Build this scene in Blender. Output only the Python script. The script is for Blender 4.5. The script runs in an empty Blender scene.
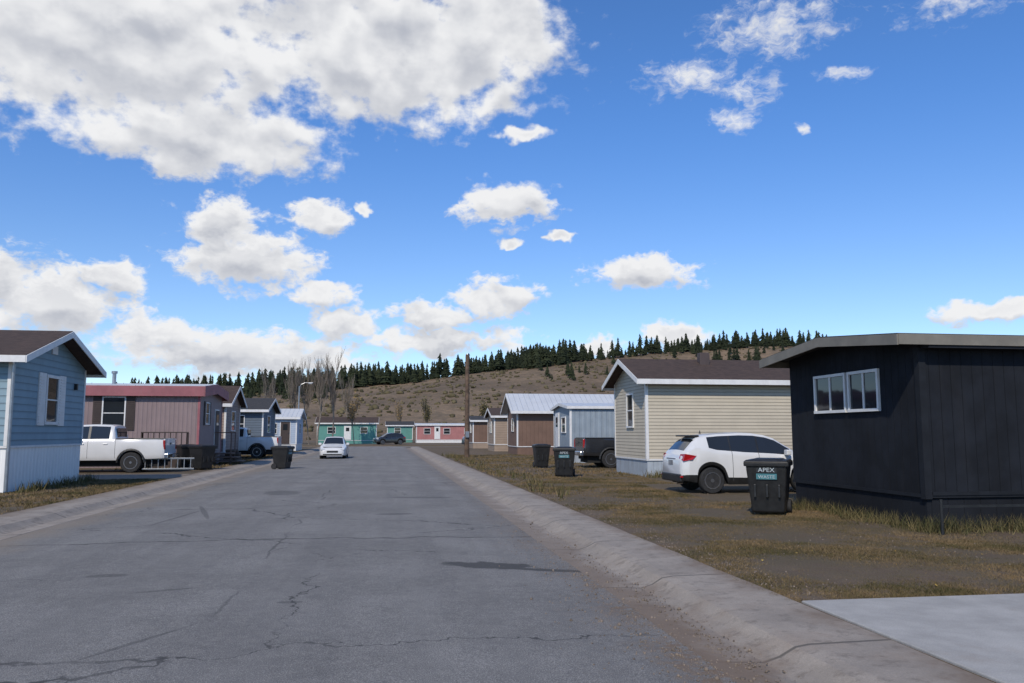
import bpy, bmesh, math, random
import numpy as np
from mathutils import Vector, Matrix, noise as mn
rnd=random.Random(7); R=np.random.default_rng(5)
S=bpy.context.scene; COL=S.collection
rad=math.radians
# ------------------------------------------------------------ node helper
class NG:
    def __init__(s,tree): s.t=tree; s.N=tree.nodes; s.L=tree.links
    def n(s,typ,**k):
        x=s.N.new(typ)
        for a,b in k.items(): setattr(x,a,b)
        return x
    def put(s,sock,v):
        if v is None: return
        if isinstance(v,bpy.types.NodeSocket): s.L.new(v,sock)
        else:
            if isinstance(v,(tuple,list)) and len(v)==3 and sock.type=='RGBA': v=(*v,1)
            sock.default_value=v
    def m(s,op,a,b=None,c=None,clamp=False):
        x=s.n('ShaderNodeMath',operation=op,use_clamp=clamp)
        s.put(x.inputs[0],a); s.put(x.inputs[1],b); s.put(x.inputs[2],c); return x.outputs[0]
    def v(s,op,a,b=None,out=0):
        x=s.n('ShaderNodeVectorMath',operation=op)
        s.put(x.inputs[0],a); s.put(x.inputs[1],b); return x.outputs[out]
    def noise(s,vec,scale,detail=4,rough=.55,out=0,dist=0):
        x=s.n('ShaderNodeTexNoise'); s.put(x.inputs['Vector'],vec)
        s.put(x.inputs['Scale'],scale); s.put(x.inputs['Detail'],detail); s.put(x.inputs['Roughness'],rough); s.put(x.inputs['Distortion'],dist)
        return x.outputs[out]
    def vor(s,vec,scale,feature='F1',out=0):
        x=s.n('ShaderNodeTexVoronoi',feature=feature); s.put(x.inputs['Vector'],vec); s.put(x.inputs['Scale'],scale); return x.outputs[out]
    def mr(s,val,a,b,c=0,d=1,smooth=True):
        x=s.n('ShaderNodeMapRange',interpolation_type='SMOOTHSTEP' if smooth else 'LINEAR')
        for i,q in enumerate((val,a,b,c,d)): s.put(x.inputs[i],q)
        return x.outputs[0]
    def mix(s,f,a,b,bt='MIX'):
        x=s.n('ShaderNodeMix',data_type='RGBA',blend_type=bt)
        s.put(x.inputs[0],f); s.put(x.inputs[6],a); s.put(x.inputs[7],b); return x.outputs[2]
    def sep(s,v):
        x=s.n('ShaderNodeSeparateXYZ'); s.put(x.inputs[0],v); return x.outputs
    def comb(s,a,b,c=0.):
        x=s.n('ShaderNodeCombineXYZ'); s.put(x.inputs[0],a); s.put(x.inputs[1],b); s.put(x.inputs[2],c); return x.outputs[0]
def newmat(name):
    m=bpy.data.materials.new(name); m.use_nodes=True
    g=NG(m.node_tree); b=g.N['Principled BSDF']; co=g.n('ShaderNodeTexCoord').outputs['Object']
    return m,g,b,co
def bump(g,b,h,strength=.5,dist=.01,chain=None):
    x=g.n('ShaderNodeBump'); x.inputs['Strength'].default_value=strength; x.inputs['Distance'].default_value=dist
    g.put(x.inputs['Height'],h)
    if chain is not None: g.L.new(chain,x.inputs['Normal'])
    g.L.new(x.outputs[0],b.inputs['Normal']); return x.outputs[0]
def mat(name,col,rough=.6,var=.12,scale=2.,groove=None,metal=0.,bs=0,bd=.003,dirt=.0,coat=0.):
    m,g,b,co=newmat(name)
    c=tuple(col)
    lo=tuple(x*(1-var) for x in c); hi=tuple(min(1,x*(1+var)) for x in c)
    n=g.noise(co,scale,3,.6)
    cc=g.mix(g.mr(n,.3,.7),lo,hi)
    if dirt>0:
        st=g.noise(g.v('MULTIPLY',co,(2.5,2.5,.35)),1.6,4,.65)
        f=g.m('MULTIPLY',g.mr(st,.45,.75),dirt)
        cc=g.mix(f,cc,(.16,.13,.10))
    ch=None
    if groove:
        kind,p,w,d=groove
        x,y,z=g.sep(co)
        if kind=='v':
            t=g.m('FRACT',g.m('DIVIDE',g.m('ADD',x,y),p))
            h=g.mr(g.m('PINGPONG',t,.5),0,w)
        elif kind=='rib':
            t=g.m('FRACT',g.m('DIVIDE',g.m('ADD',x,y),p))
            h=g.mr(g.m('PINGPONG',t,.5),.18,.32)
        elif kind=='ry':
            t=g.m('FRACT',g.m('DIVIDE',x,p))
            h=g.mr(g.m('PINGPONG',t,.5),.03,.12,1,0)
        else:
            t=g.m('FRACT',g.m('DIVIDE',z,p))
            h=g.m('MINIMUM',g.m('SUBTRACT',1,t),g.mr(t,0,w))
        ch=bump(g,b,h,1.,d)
        cc=g.mix(g.mr(h,0,.35,.45,0) if kind in('v','h') else g.mr(h,0,.5,.12,0),cc,tuple(q*.45 for q in c))  # groove shade painted into the base colour, on top of the bump
    if bs: bump(g,b,g.noise(co,bs,3,.6),.6,bd,ch)
    g.put(b.inputs['Base Color'],cc)
    b.inputs['Roughness'].default_value=rough
    b.inputs['Metallic'].default_value=metal
    b.inputs['Coat Weight'].default_value=coat; b.inputs['Coat Roughness'].default_value=.03
    return m
# ------------------------------------------------------------ mesh helpers
def mesh(name,vs,fs,mats,parent=None,midx=None,smooth=False,loc=None):
    me=bpy.data.meshes.new(name); me.from_pydata([tuple(v) for v in vs],[],[tuple(f) for f in fs]); 
    if not isinstance(mats,(list,tuple)): mats=[mats]
    for q in mats: me.materials.append(q)
    if midx is not None: me.polygons.foreach_set('material_index',list(midx))
    if smooth: me.polygons.foreach_set('use_smooth',[True]*len(me.polygons))
    me.update()
    o=bpy.data.objects.new(name,me); COL.objects.link(o)
    if parent: o.parent=parent
    if loc: o.location=loc
    return o
def bigmesh(name,V,F,mats,midx=None,smooth=False):
    V=np.asarray(V,dtype=np.float32); F=np.asarray(F,dtype=np.int32); k=F.shape[1]
    me=bpy.data.meshes.new(name); me.vertices.add(len(V)); me.vertices.foreach_set('co',V.ravel())
    me.loops.add(F.size); me.loops.foreach_set('vertex_index',F.ravel())
    me.polygons.add(len(F)); me.polygons.foreach_set('loop_start',np.arange(len(F),dtype=np.int32)*k)
    me.polygons.foreach_set('loop_total',np.full(len(F),k,dtype=np.int32))
    for q in (mats if isinstance(mats,(list,tuple)) else [mats]): me.materials.append(q)
    if midx is not None: me.polygons.foreach_set('material_index',np.asarray(midx,dtype=np.int32))
    if smooth: me.polygons.foreach_set('use_smooth',np.ones(len(F),dtype=bool))
    me.update(calc_edges=True); me.validate()
    o=bpy.data.objects.new(name,me); COL.objects.link(o); return o
def root(name,loc=(0,0,0),rz=0.):
    e=bpy.data.objects.new(name,None); COL.objects.link(e); e.location=loc; e.rotation_euler=(0,0,rz); e.empty_display_size=.3; return e
def box(name,a,b,m,parent=None,bev=0.):
    x0,y0,z0=(min(a[i],b[i]) for i in range(3)); x1,y1,z1=(max(a[i],b[i]) for i in range(3))
    vs=[(x0,y0,z0),(x1,y0,z0),(x1,y1,z0),(x0,y1,z0),(x0,y0,z1),(x1,y0,z1),(x1,y1,z1),(x0,y1,z1)]
    fs=[(0,3,2,1),(4,5,6,7),(0,1,5,4),(1,2,6,5),(2,3,7,6),(3,0,4,7)]
    o=mesh(name,vs,fs,m,parent)
    if bev>0:
        md=o.modifiers.new('b','BEVEL'); md.width=bev; md.segments=2
    return o
def prism_x(name,prof,x0,x1,m,parent=None):
    n=len(prof); vs=[(x0,y,z) for y,z in prof]+[(x1,y,z) for y,z in prof]
    fs=[tuple(range(n))[::-1],tuple(range(n,2*n))]+[(i,(i+1)%n,n+(i+1)%n,n+i) for i in range(n)]
    o=mesh(name,vs,fs,m,parent)
    bm=bmesh.new(); bm.from_mesh(o.data); bmesh.ops.recalc_face_normals(bm,faces=bm.faces); bm.to_mesh(o.data); bm.free()
    return o
def lathe(name,prof,axis,c,m,parent=None,seg=28,smooth=True):
    vs=[];fs=[]
    for r,o in prof:
        for i in range(seg):
            a=2*math.pi*i/seg; p=(r*math.cos(a),r*math.sin(a))
            if axis=='y': vs.append((c[0]+p[0],c[1]+o,c[2]+p[1]))
            elif axis=='z': vs.append((c[0]+p[0],c[1]+p[1],c[2]+o))
            else: vs.append((c[0]+o,c[1]+p[0],c[2]+p[1]))
    for j in range(len(prof)-1):
        for i in range(seg):
            k=(i+1)%seg; fs.append((j*seg+i,j*seg+k,(j+1)*seg+k,(j+1)*seg+i))
    fs.append(tuple(range(seg))); fs.append(tuple((len(prof)-1)*seg+i for i in range(seg)))
    o=mesh(name,vs,fs,m,parent,smooth=False)
    if smooth: o.data.polygons.foreach_set('use_smooth',[len(p.vertices)==4 for p in o.data.polygons])
    bm=bmesh.new(); bm.from_mesh(o.data); bmesh.ops.recalc_face_normals(bm,faces=bm.faces)
    for e in bm.edges:
        if len(e.link_faces)==2 and e.calc_face_angle(0)>.7: e.smooth=False
    bm.to_mesh(o.data); bm.free()
    return o
def tube(vs,fs,p0,p1,r0,r1,seg=5):
    d=(p1-p0); L=d.length
    if L<1e-5: return
    d/=L; u=d.orthogonal().normalized(); w=d.cross(u); b=len(vs)
    for p,r in((p0,r0),(p1,r1)):
        for i in range(seg):
            a=2*math.pi*i/seg; vs.append(tuple(p+u*(r*math.cos(a))+w*(r*math.sin(a))))
    for i in range(seg):
        k=(i+1)%seg; fs.append((b+i,b+k,b+seg+k,b+seg+i))
# ------------------------------------------------------------ materials
glass,g_,b_,co_=newmat('window_glass'); b_.inputs['Base Color'].default_value=(.02,.023,.026,1); b_.inputs['Roughness'].default_value=.04
b_.inputs['Specular IOR Level'].default_value=.6
bump(g_,b_,g_.noise(co_,1.2,2),.15,.02)
pane_light=mat('window_curtain',(.25,.26,.27),.25,.25,3)
white=mat('white_trim',(.70,.69,.665),.5,.05,4,dirt=.12)
black=mat('black_plastic',(.016,.016,.016),.45,.3,8,bs=120,bd=.001)
rubber=mat('rubber',(.022,.022,.023),.85,.3,12)
chrome=mat('chrome',(.6,.6,.62),.18,.05,3,metal=1.)
alloy=mat('alloy',(.42,.43,.45),.32,.08,6,metal=.9)
red_lens=mat('red_lens',(.35,.01,.012),.15,.1,10,coat=.6)
clear_lens=mat('clear_lens',(.6,.62,.65),.1,.1,10,coat=.6)
paint_white=mat('paint_white',(.64,.64,.63),.28,.03,2,coat=.7)
paint_black=mat('paint_black',(.02,.021,.024),.25,.1,2,coat=.8)
paint_dark=mat('paint_dark_blue',(.03,.04,.06),.25,.1,2,coat=.8)
seam=mat('seam',(.05,.05,.05),.7)
liner=mat('underbody',(.012,.012,.012),.9)
wood=mat('weathered_wood',(.11,.07,.045),.85,.4,3,bs=25,bd=.01)
deckw=mat('deck_wood',(.17,.11,.08),.8,.3,4)
bark=mat('bark',(.20,.165,.13),.9,.3,6)
steel=mat('galvanised_steel',(.35,.36,.37),.4,.1,5,metal=.8)
# asphalt
asph,g,b,co=newmat('asphalt')
x,y,z=g.sep(co)
wob=g.noise(co,.8,4,.6); wob2=g.noise(co,3.,4,.7)
fine=g.noise(co,110,2,.7); mid=g.noise(co,9,4,.7); big=g.noise(co,.45,5,.65)
strk=g.noise(g.v('MULTIPLY',co,(1.6,.06,1)),1.,4,.6)
c=g.mix(g.mr(big,.35,.65),(.222,.212,.198),(.305,.292,.272))
c=g.mix(g.mr(strk,.42,.66,0,.5),c,(.185,.178,.170))
c=g.mix(g.mr(mid,.38,.72,0,.5),c,(.345,.33,.30))
c=g.mix(g.mr(wob2,.52,.72,0,.35),c,(.145,.14,.135))
c=g.mix(g.mr(fine,.42,.60,.68,0),c,(.075,.073,.070))
c=g.mix(g.mr(g.vor(co,48,out=0),.0,.28,.7,0),c,(.54,.52,.47))
wv=g.v('ADD',co,g.v('MULTIPLY',g.noise(co,1.1,4,.7,out=1),(1.1,1.1,0)))
ed=g.vor(wv,.23,'DISTANCE_TO_EDGE')
crk=g.m('MULTIPLY',g.mr(ed,.0012,.0042,1,0),g.mr(g.noise(co,.2,2),.44,.52))
tr=g.m('ABSOLUTE',g.m('ADD',g.m('SUBTRACT',y,13.6),g.m('MULTIPLY',g.m('SUBTRACT',wob,.5),.9)))
tr=g.m('MAXIMUM',g.mr(tr,.012,.060,1,0),crk)
tr2=g.m('ABSOLUTE',g.m('ADD',g.m('SUBTRACT',y,29.),g.m('MULTIPLY',g.m('SUBTRACT',wob,.5),1.2)))
tr=g.m('MAXIMUM',g.mr(tr2,.02,.06,.8,0),tr)
tr3=g.m('ABSOLUTE',g.m('ADD',g.m('ADD',x,1.55),g.m('MULTIPLY',g.m('SUBTRACT',wob,.5),.5)))
tr=g.m('MAXIMUM',g.m('MULTIPLY',g.mr(tr3,.006,.03,.7,0),g.mr(g.noise(co,.3,2),.45,.55)),tr)
c=g.mix(g.m('MULTIPLY',tr,.8),c,(.04,.04,.04))
def blotch(cx,cy,rx,ry,rot,amp=.5):
    ca,sa=math.cos(rot),math.sin(rot)
    dx=g.m('SUBTRACT',x,cx); dy=g.m('SUBTRACT',y,cy)
    p=g.m('DIVIDE',g.m('ADD',g.m('MULTIPLY',dx,ca),g.m('MULTIPLY',dy,sa)),rx)
    q=g.m('DIVIDE',g.m('SUBTRACT',g.m('MULTIPLY',dy,ca),g.m('MULTIPLY',dx,sa)),ry)
    d=g.m('ADD',g.m('MULTIPLY',p,p),g.m('MULTIPLY',q,q))
    return g.mr(g.m('ADD',d,g.m('MULTIPLY',g.m('SUBTRACT',wob2,.5),amp*4)),.7,1.2,1,0)
st=blotch(1.35,10.70,.58,.27,-.30,.8)
st=g.m('MAXIMUM',st,blotch(2.05,10.30,.75,.09,-.3,.6))
for q in ((-.9,8.6,.12,.06,0),(-3.75,18.5,.06,1.6,.25),(-4.05,17.4,.05,1.5,-.1),(-2.3,9.4,.35,.05,.3),(.2,17.5,.4,.2,.2),(-2.8,24,.5,.9,.2),(-1.9,7.2,.03,.6,-.5),(-3.2,10.5,.25,.12,.1),(.9,22,.8,.3,0)):
    st=g.m('MAXIMUM',st,g.m('MULTIPLY',blotch(*q),.55))
c=g.mix(g.m('MULTIPLY',st,.82),c,(.055,.055,.054))
sp=g.mr(g.vor(g.v('ADD',co,g.v('MULTIPLY',wob2,(.1,.1,0))),1.1),.03,.08,1,0)
c=g.mix(g.m('MULTIPLY',sp,g.mr(wob,.45,.6,0,.6)),c,(.06,.06,.06))
de=g.m('ADD',x,g.m('MULTIPLY',g.m('SUBTRACT',g.noise(co,.7,5,.7),.5),2.2))
dn=g.mr(y,4,16,1,.35)
c=g.mix(g.m('MULTIPLY',g.m('MULTIPLY',g.mr(de,1.75,2.5),g.mr(mid,.35,.6)),g.m('MULTIPLY',dn,.9)),c,(.175,.12,.078))
c=g.mix(g.m('MULTIPLY',g.mr(g.m('MULTIPLY',de,-1),5.0,6.1),.6),c,(.25,.20,.145))
g.put(b.inputs['Base Color'],c); b.inputs['Roughness'].default_value=.9
b.inputs['Specular IOR Level'].default_value=.2
bump(g,b,g.m('ADD',fine,g.m('MULTIPLY',mid,1.5)),.8,.010)
# concrete
def concrete(name,col,joint=None,dirtx=False):
    m,g,b,co=newmat(name); x,y,z=g.sep(co)
    n=g.noise(co,1.2,5,.7); f=g.noise(co,90,2,.7)
    c=g.mix(g.mr(n,.3,.7),tuple(q*.78 for q in col),tuple(q*1.12 for q in col))
    c=g.mix(g.mr(f,.4,.65,.35,0),c,tuple(q*.5 for q in col))
    c=g.mix(g.mr(g.noise(co,.5,5,.75),.5,.68,0,.4),c,(.24,.18,.13))
    if joint:
        t=g.m('PINGPONG',g.m('ADD',y,g.m('MULTIPLY',g.noise(co,3,2),.03)),joint/2)
        j=g.mr(t,.008,.030,1,0); c=g.mix(g.m('MULTIPLY',j,.8),c,(.06,.055,.045))
        c=g.mix(g.mr(g.noise(co,5,5,.75),.50,.66,0,.6),c,(.14,.115,.09))
        d=g.m('ADD',x,g.m('MULTIPLY',g.m('SUBTRACT',g.noise(co,1.1,5,.7),.5),1.6))
        c=g.mix(g.m('MULTIPLY',g.m('MULTIPLY',g.mr(d,3.05,2.5),g.mr(x,1,2)),g.mr(y,5,14,.92,.5)),c,(.16,.113,.075))
        c=g.mix(g.m('MULTIPLY',g.mr(d,3.55,4.05),.75),c,(.16,.113,.075))
        c=g.mix(g.m('MULTIPLY',g.mr(g.m('MULTIPLY',d,-1),6.9,7.4),.7),c,(.17,.125,.085))
    g.put(b.inputs['Base Color'],c); b.inputs['Roughness'].default_value=.88
    bump(g,b,g.m('ADD',f,g.m('MULTIPLY',n,3.)) if joint else f,.4,.006); return m
conc=concrete('old_concrete',(.33,.285,.235),3.05,True)
slabm=concrete('new_concrete',(.40,.385,.355))
# ground
gm,g,b,co=newmat('dry_lot_ground'); x,y,z=g.sep(co)
n1=g.noise(co,.22,4,.65); n2=g.noise(co,2.2,5,.7); n3=g.noise(co,45,3,.7)
c=g.mix(g.mr(n2,.3,.7),(.130,.088,.054),(.215,.155,.100))
c=g.mix(g.m('MULTIPLY',g.mr(g.m('ADD',g.m('MULTIPLY',n1,.6),g.m('MULTIPLY',n2,.4)),.42,.56),.7),c,(.105,.082,.038))
c=g.mix(g.mr(n3,.35,.65,.6,0),c,(.045,.032,.018))
c=g.mix(g.mr(g.vor(co,22),.0,.18,.45,0),c,(.32,.26,.19))
g.put(b.inputs['Base Color'],c); b.inputs['Roughness'].default_value=.95
bump(g,b,g.m('ADD',n3,g.m('MULTIPLY',n2,2.)),.8,.03)
# hill
hm,g,b,co=newmat('sagebrush_hillside'); 
n1=g.noise(co,.012,5,.6); n2=g.noise(co,.08,5,.7); n3=g.noise(co,.5,4,.75)
c=g.mix(g.mr(n1,.38,.62),(.135,.092,.053),(.26,.178,.102))
c=g.mix(g.mr(n2,.45,.65,0,.6),c,(.11,.082,.043))
c=g.mix(g.mr(n3,.42,.6,.5,0),c,(.065,.046,.027))
g.put(b.inputs['Base Color'],c); b.inputs['Roughness'].default_value=1
bump(g,b,n3,.8,.6)
def leafmat(name,c1,c2,sc=.3,wr=.6,wn=.5):
    m,g,b,co=newmat(name); geo=g.n('ShaderNodeNewGeometry')
    f=g.m('ADD',g.m('MULTIPLY',geo.outputs['Random Per Island'],wr),g.m('MULTIPLY',g.mr(g.noise(co,sc,4,.6),.3,.7),wn))
    g.put(b.inputs['Base Color'],g.mix(g.mr(f,.1,.95),c1,c2)); b.inputs['Roughness'].default_value=.8
    b.inputs['Specular IOR Level'].default_value=.15
    return m
pinem=leafmat('pine_needles',(.012,.018,.010),(.034,.042,.020),.05)
sagem=leafmat('sage_leaves',(.050,.044,.022),(.14,.115,.062),.1)
grassm=leafmat('dry_grass_blades',(.066,.062,.022),(.235,.160,.082),.8,.5,.6)
weedm=leafmat('weed_leaves',(.048,.055,.02),(.18,.14,.065),2)
yelm=leafmat('yellow_leaves',(.28,.17,.04),(.42,.30,.08),1)
brnleaf=leafmat('autumn_leaves',(.16,.11,.05),(.30,.20,.08),1)
# ------------------------------------------------------------ ground sheet (with road trench)
def sm(t): t=min(1,max(0,t)); return t*t*(3-2*t)
xs=sorted(set([-3000,-1200,-500,-200,-100,-60]+list(np.arange(-40,-7.5,2.))+[-7.4,-7.36,-5,-1,2,3.86,3.9]+list(np.arange(4.5,30,1.5))+[40,60,100,200,500,1200,3000]))
ys=sorted(set([-3000,-500,-100,-30]+list(np.arange(-10,60,2.))+[70,80,90,99.96,100,108,108.04,112,120,140,170,300,800,2000,4000]))
def gz(x,y):
    if -7.37<x<3.87 and y<=108.01 and y>-200: return -.17
    if 99.99<y<108.01: return -.17
    if 4.4<x<28 and 0<y<60 or -38<x<-8 and 0<y<60: return .025*mn.noise(Vector((x*.5,y*.5,0)))
    return 0.
V=[(x,y,gz(x,y)) for y in ys for x in xs]; nx=len(xs)
F=[(j*nx+i,j*nx+i+1,(j+1)*nx+i+1,(j+1)*nx+i) for j in range(len(ys)-1) for i in range(nx-1)]
mesh('ground',V,F,gm)
# roads
V=[];F=[]
rx=[-6.05,-4,-2,0,1.5,2.45]; ry=list(np.arange(-60,100.1,4))
crown=lambda x: -.10+.05*(1-((x+1.8)/4.3)**2)
V=[(x,y,crown(x)) for y in ry for x in rx]; n=len(rx)
F=[(j*n+i,j*n+i+1,(j+1)*n+i+1,(j+1)*n+i) for j in range(len(ry)-1) for i in range(n-1)]
mesh('road',V,F,asph)
mesh('cross_road',[(-300,100,-.1),(300,100,-.1),(300,108,-.1),(-300,108,-.1)],[(0,1,2,3)],asph)
def strip(name,prof,y0,y1,m,step=.5):
    ysr=np.arange(y0,y1+.01,step); n=len(prof)
    V=[(x+.018*mn.noise(Vector((k*3,y*.9,0)))*(0 if k in(0,n-1) else 1),y,z+(.010*mn.noise(Vector((k,y*.35,7))) if 1<k<n-1 else 0)) for y in ysr for k,(x,z) in enumerate(prof)]
    F=[(j*n+i,j*n+i+1,(j+1)*n+i+1,(j+1)*n+i) for j in range(len(ysr)-1) for i in range(n-1)]
    return mesh(name,V,F,m)
strip('curb_and_sidewalk',[(2.40,-.12),(2.41,-.096),(2.85,-.118),(2.98,-.08),(3.10,-.015),(3.22,.003),(3.88,.012),(3.90,-.1)],-20,98,conc)
strip('curb_and_sidewalk',[(-7.42,-.1),(-7.40,.012),(-6.75,.003),(-6.62,-.015),(-6.5,-.08),(-6.4,-.118),(-6.02,-.096),(-6.01,-.12)],-20,98,conc)
box('concrete_driveway',(3.925,-4,-.1),(14,7.55,.022),slabm,None,.01)
box('concrete_driveway',(-24,30.6,-.1),(-7.45,34.2,.012),conc,None)
# ------------------------------------------------------------ hill & forest
RX=[-600,-260,-160,-75,7,47,88,119,193,232,300,420,900]; RZ=[3,6,13,20,27,32.5,37.5,42,49,49,38,22,10]
def hz(x,y):
    t=min(1,max(0,(y-168)/255)); s=t**1.05
    z=np.interp(x,RX,RZ)*s
    if y>423: z-= (y-423)*.03
    gl=mn.noise(Vector((x*.012,y*.006,3)))*4+mn.noise(Vector((x*.04,y*.02,1)))*1.5
    return z+gl*sm(t*2)*(1-.6*sm((y-330)/90))-.3
hx=np.arange(-600,901,10.); hy=np.arange(160,760,8.)
V=[(x,y,hz(x,y)) for y in hy for x in hx]; n=len(hx)
F=[(j*n+i,j*n+i+1,(j+1)*n+i+1,(j+1)*n+i) for j in range(len(hy)-1) for i in range(n-1)]
mesh('hill',V,F,hm,smooth=True)
def conifer(seed,h=1.):
    r=np.random.default_rng(seed); vs=[];fs=[]
    seg=7; tiers=9
    for i in range(4):
        a=i*math.pi/2; vs+= [(.012*math.cos(a),.012*math.sin(a),0),]
    vs.append((0,0,.9)); fs+=[(i,(i+1)%4,4) for i in range(4)]
    for t in range(tiers):
        z0=.10+.80*t/tiers; rr=(.20*(1-t/tiers)**.85+.02)*r.uniform(.7,1.2); top=z0+.20*(1-.4*t/tiers)
        b=len(vs)
        off=r.uniform(-.02,.02,2); ph=r.uniform(0,6)
        for i in range(seg*2):
            a=ph+math.pi*i/seg; q=rr*(r.uniform(.7,1.3) if i%2==0 else r.uniform(.3,.6))
            vs.append((q*math.cos(a)+off[0],q*math.sin(a)+off[1],z0+(r.uniform(-.03,.0) if i%2==0 else .03)))
        vs.append((off[0]*.4,off[1]*.4,min(1.,top)))
        fs+=[(b+i,b+(i+1)%(2*seg),b+2*seg) for i in range(2*seg)]
    return np.array(vs),np.array(fs)
prot=[conifer(s) for s in range(8)]
VV=[];FF=[];off=0
def addtree(x,y,z,h,w):
    global off
    v,f=prot[rnd.randrange(8)]; a=rnd.uniform(0,6.28); c,s=math.cos(a),math.sin(a)
    q=np.empty_like(v); q[:,0]=(v[:,0]*c-v[:,1]*s)*w+x; q[:,1]=(v[:,0]*s+v[:,1]*c)*w+y; q[:,2]=v[:,2]*h+z
    VV.append(q); FF.append(f+off); off+=len(v)
cnt=0
while cnt<2700:
    x=rnd.uniform(-330,300); y=rnd.uniform(402,475)
    d=mn.noise(Vector((x*.02,y*.03,5)))+.45
    if x>95: d-= .22
    if x>240: d-=.3
    if rnd.random()>d*2.2: continue
    edge=410+12*mn.noise(Vector((x*.03,0,9)))
    if x<-10: edge-=8
    if y<edge: continue
    h=(5.2+9.2*rnd.random()**1.4)*(.94 if x<20 else .96 if x<100 else .84)*(1+.35*mn.noise(Vector((x*.05,1,1))))
    addtree(x,y,hz(x,y)-.3,h,h*rnd.uniform(.9,1.35)); cnt+=1
for i in range(110):
    x=rnd.uniform(-150,-20) if i<65 else rnd.uniform(60,230); y=rnd.uniform(330,400)
    h=rnd.uniform(3,9); addtree(x,y,hz(x,y)-.3,h,h)
bigmesh('pine_forest',np.vstack(VV),np.vstack(FF),pinem)
ico=bmesh.new(); bmesh.ops.create_icosphere(ico,subdivisions=1,radius=1); IV=np.array([v.co[:] for v in ico.verts]); IF=np.array([[v.index for v in f.verts] for f in ico.faces]); ico.free()
VV=[];FF=[];off=0
for i in range(4200):
    x=rnd.uniform(-170,260); y=rnd.uniform(172,415)
    if mn.noise(Vector((x*.03,y*.02,2)))<-.1 and rnd.random()<.7: continue
    s=rnd.uniform(.35,1.0)*(1.5 if rnd.random()<.1 else 1); v=IV*R.uniform(.6,1.3,(len(IV),1))*np.array([s,s,s*.75])+np.array([x,y,hz(x,y)+.25*s])
    VV.append(v); FF.append(IF+off); off+=len(v)
bigmesh('sagebrush',np.vstack(VV),np.vstack(FF),sagem)
# ------------------------------------------------------------ grass
def blades(name,pts,hmin,hmax,nb,w,m,lean=.6,spread=.04):
    P=np.repeat(np.asarray(pts),nb,axis=0); n=len(P)
    P=P+np.c_[R.normal(0,spread,n),R.normal(0,spread,n),np.zeros(n)]
    h=R.uniform(hmin,hmax,n); a=R.uniform(0,6.28,n); l=R.uniform(0,lean,n)*h; b2=R.uniform(0,6.28,n)
    d=np.c_[np.cos(a),np.sin(a),np.zeros(n)]*(w*R.uniform(.6,1.4,n))[:,None]
    t=P+np.c_[np.cos(b2)*l,np.sin(b2)*l,h]
    V=np.empty((n*3,3)); V[0::3]=P-d; V[1::3]=P+d; V[2::3]=t
    return bigmesh(name,V,np.arange(n*3).reshape(n,3),m)
def scatter(n,x0,x1,y0,y1,thr=-.15,fr=.8,bias=0):
    out=[]
    while len(out)<n:
        x=rnd.uniform(x0,x1); y=y0+(y1-y0)*rnd.random()**(1+bias)
        t=thr+ (.28*max(0,1-abs(x-3.9)/.7)) + (.4*max(0,1-(y-7.55)/.6) if x>3.9 else 0)
        if mn.noise(Vector((x*fr,y*fr,4)))+.5*mn.noise(Vector((x*3,y*3,0)))<t+rnd.uniform(-.3,.3): continue
        if 7.8<x<14 and 18.6<y<25.5: continue
        out.append((x,y,gz(x,y)-.005 if x<-8 or x>4.4 else -.005))
    return out
blades('lawn_grass',scatter(42000,3.84,9.0,7.6,17.5,-.12,.7,.4),.008,.036,4,.0032,grassm,1.7)
blades('lawn_grass',scatter(14000,3.95,9.2,17,30,-.08,.5),.015,.05,4,.006,grassm,1.6)
blades('lawn_grass',scatter(14000,8.,16,7.7,12.9,-.12,.7),.010,.042,4,.0045,grassm,1.6)
blades('lawn_grass',scatter(6000,4.,12,30,60,-.1,.4),.03,.09,4,.015,grassm,1.2)
blades('lawn_grass',scatter(8000,-10.,-7.43,14,30.5,-.15,.4),.02,.07,4,.010,grassm,1.4)
blades('lawn_grass',scatter(3500,-12,-7.45,38,75,-.1,.4),.05,.11,4,.02,grassm,1.)
pts=[(8.95-abs(rnd.gauss(0,.22)),rnd.uniform(12.6,17.2),0) for _ in range(200)]+[(rnd.uniform(8.6,15),12.75-abs(rnd.gauss(0,.3)),0) for _ in range(380) ]
blades('weeds',pts,.05,.30,8,.006,weedm,1.2,.07)
pts=[(rnd.uniform(9.4,20),29.4-abs(rnd.gauss(0,.3)),0) for _ in range(350)]+[(rnd.uniform(4,5),rnd.uniform(20,60),0) for _ in range(100)]+[(-9.8+abs(rnd.gauss(0,.2)),rnd.uniform(24,29.8),0) for _ in range(90)]
blades('weeds',pts,.08,.35,6,.015,weedm,.8,.06)
n=120; V=[];F=[]
for i in range(n):
    x=rnd.uniform(4,12); y=rnd.uniform(8,20); s=rnd.uniform(.010,.020); a=rnd.uniform(0,6.3)
    z=.02+gz(x,y); b0=len(V)
    for k in range(4):
        aa=a+k*math.pi/2; V.append((x+s*math.cos(aa),y+s*math.sin(aa)*1.0,z+rnd.uniform(0,.02)))
    F.append((b0,b0+1,b0+2,b0+3))
bigmesh('fallen_leaves',V,F,yelm)
VV=[];FF=[];off=0
for i in range(3200):
    y=3+abs(rnd.gauss(0,1))*5.5; x=2.45+rnd.gauss(0,.34); 
    z=-.105 if x>2.45 else crown(x)
    if x>2.95: continue
    s=rnd.uniform(.003,.010)*(2.1 if rnd.random()<.07 else 1)
    VV.append(IV*R.uniform(.6,1.2,(len(IV),1))*s+np.array([x,y,z+s*.3])); FF.append(IF+off); off+=len(IV)
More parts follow.
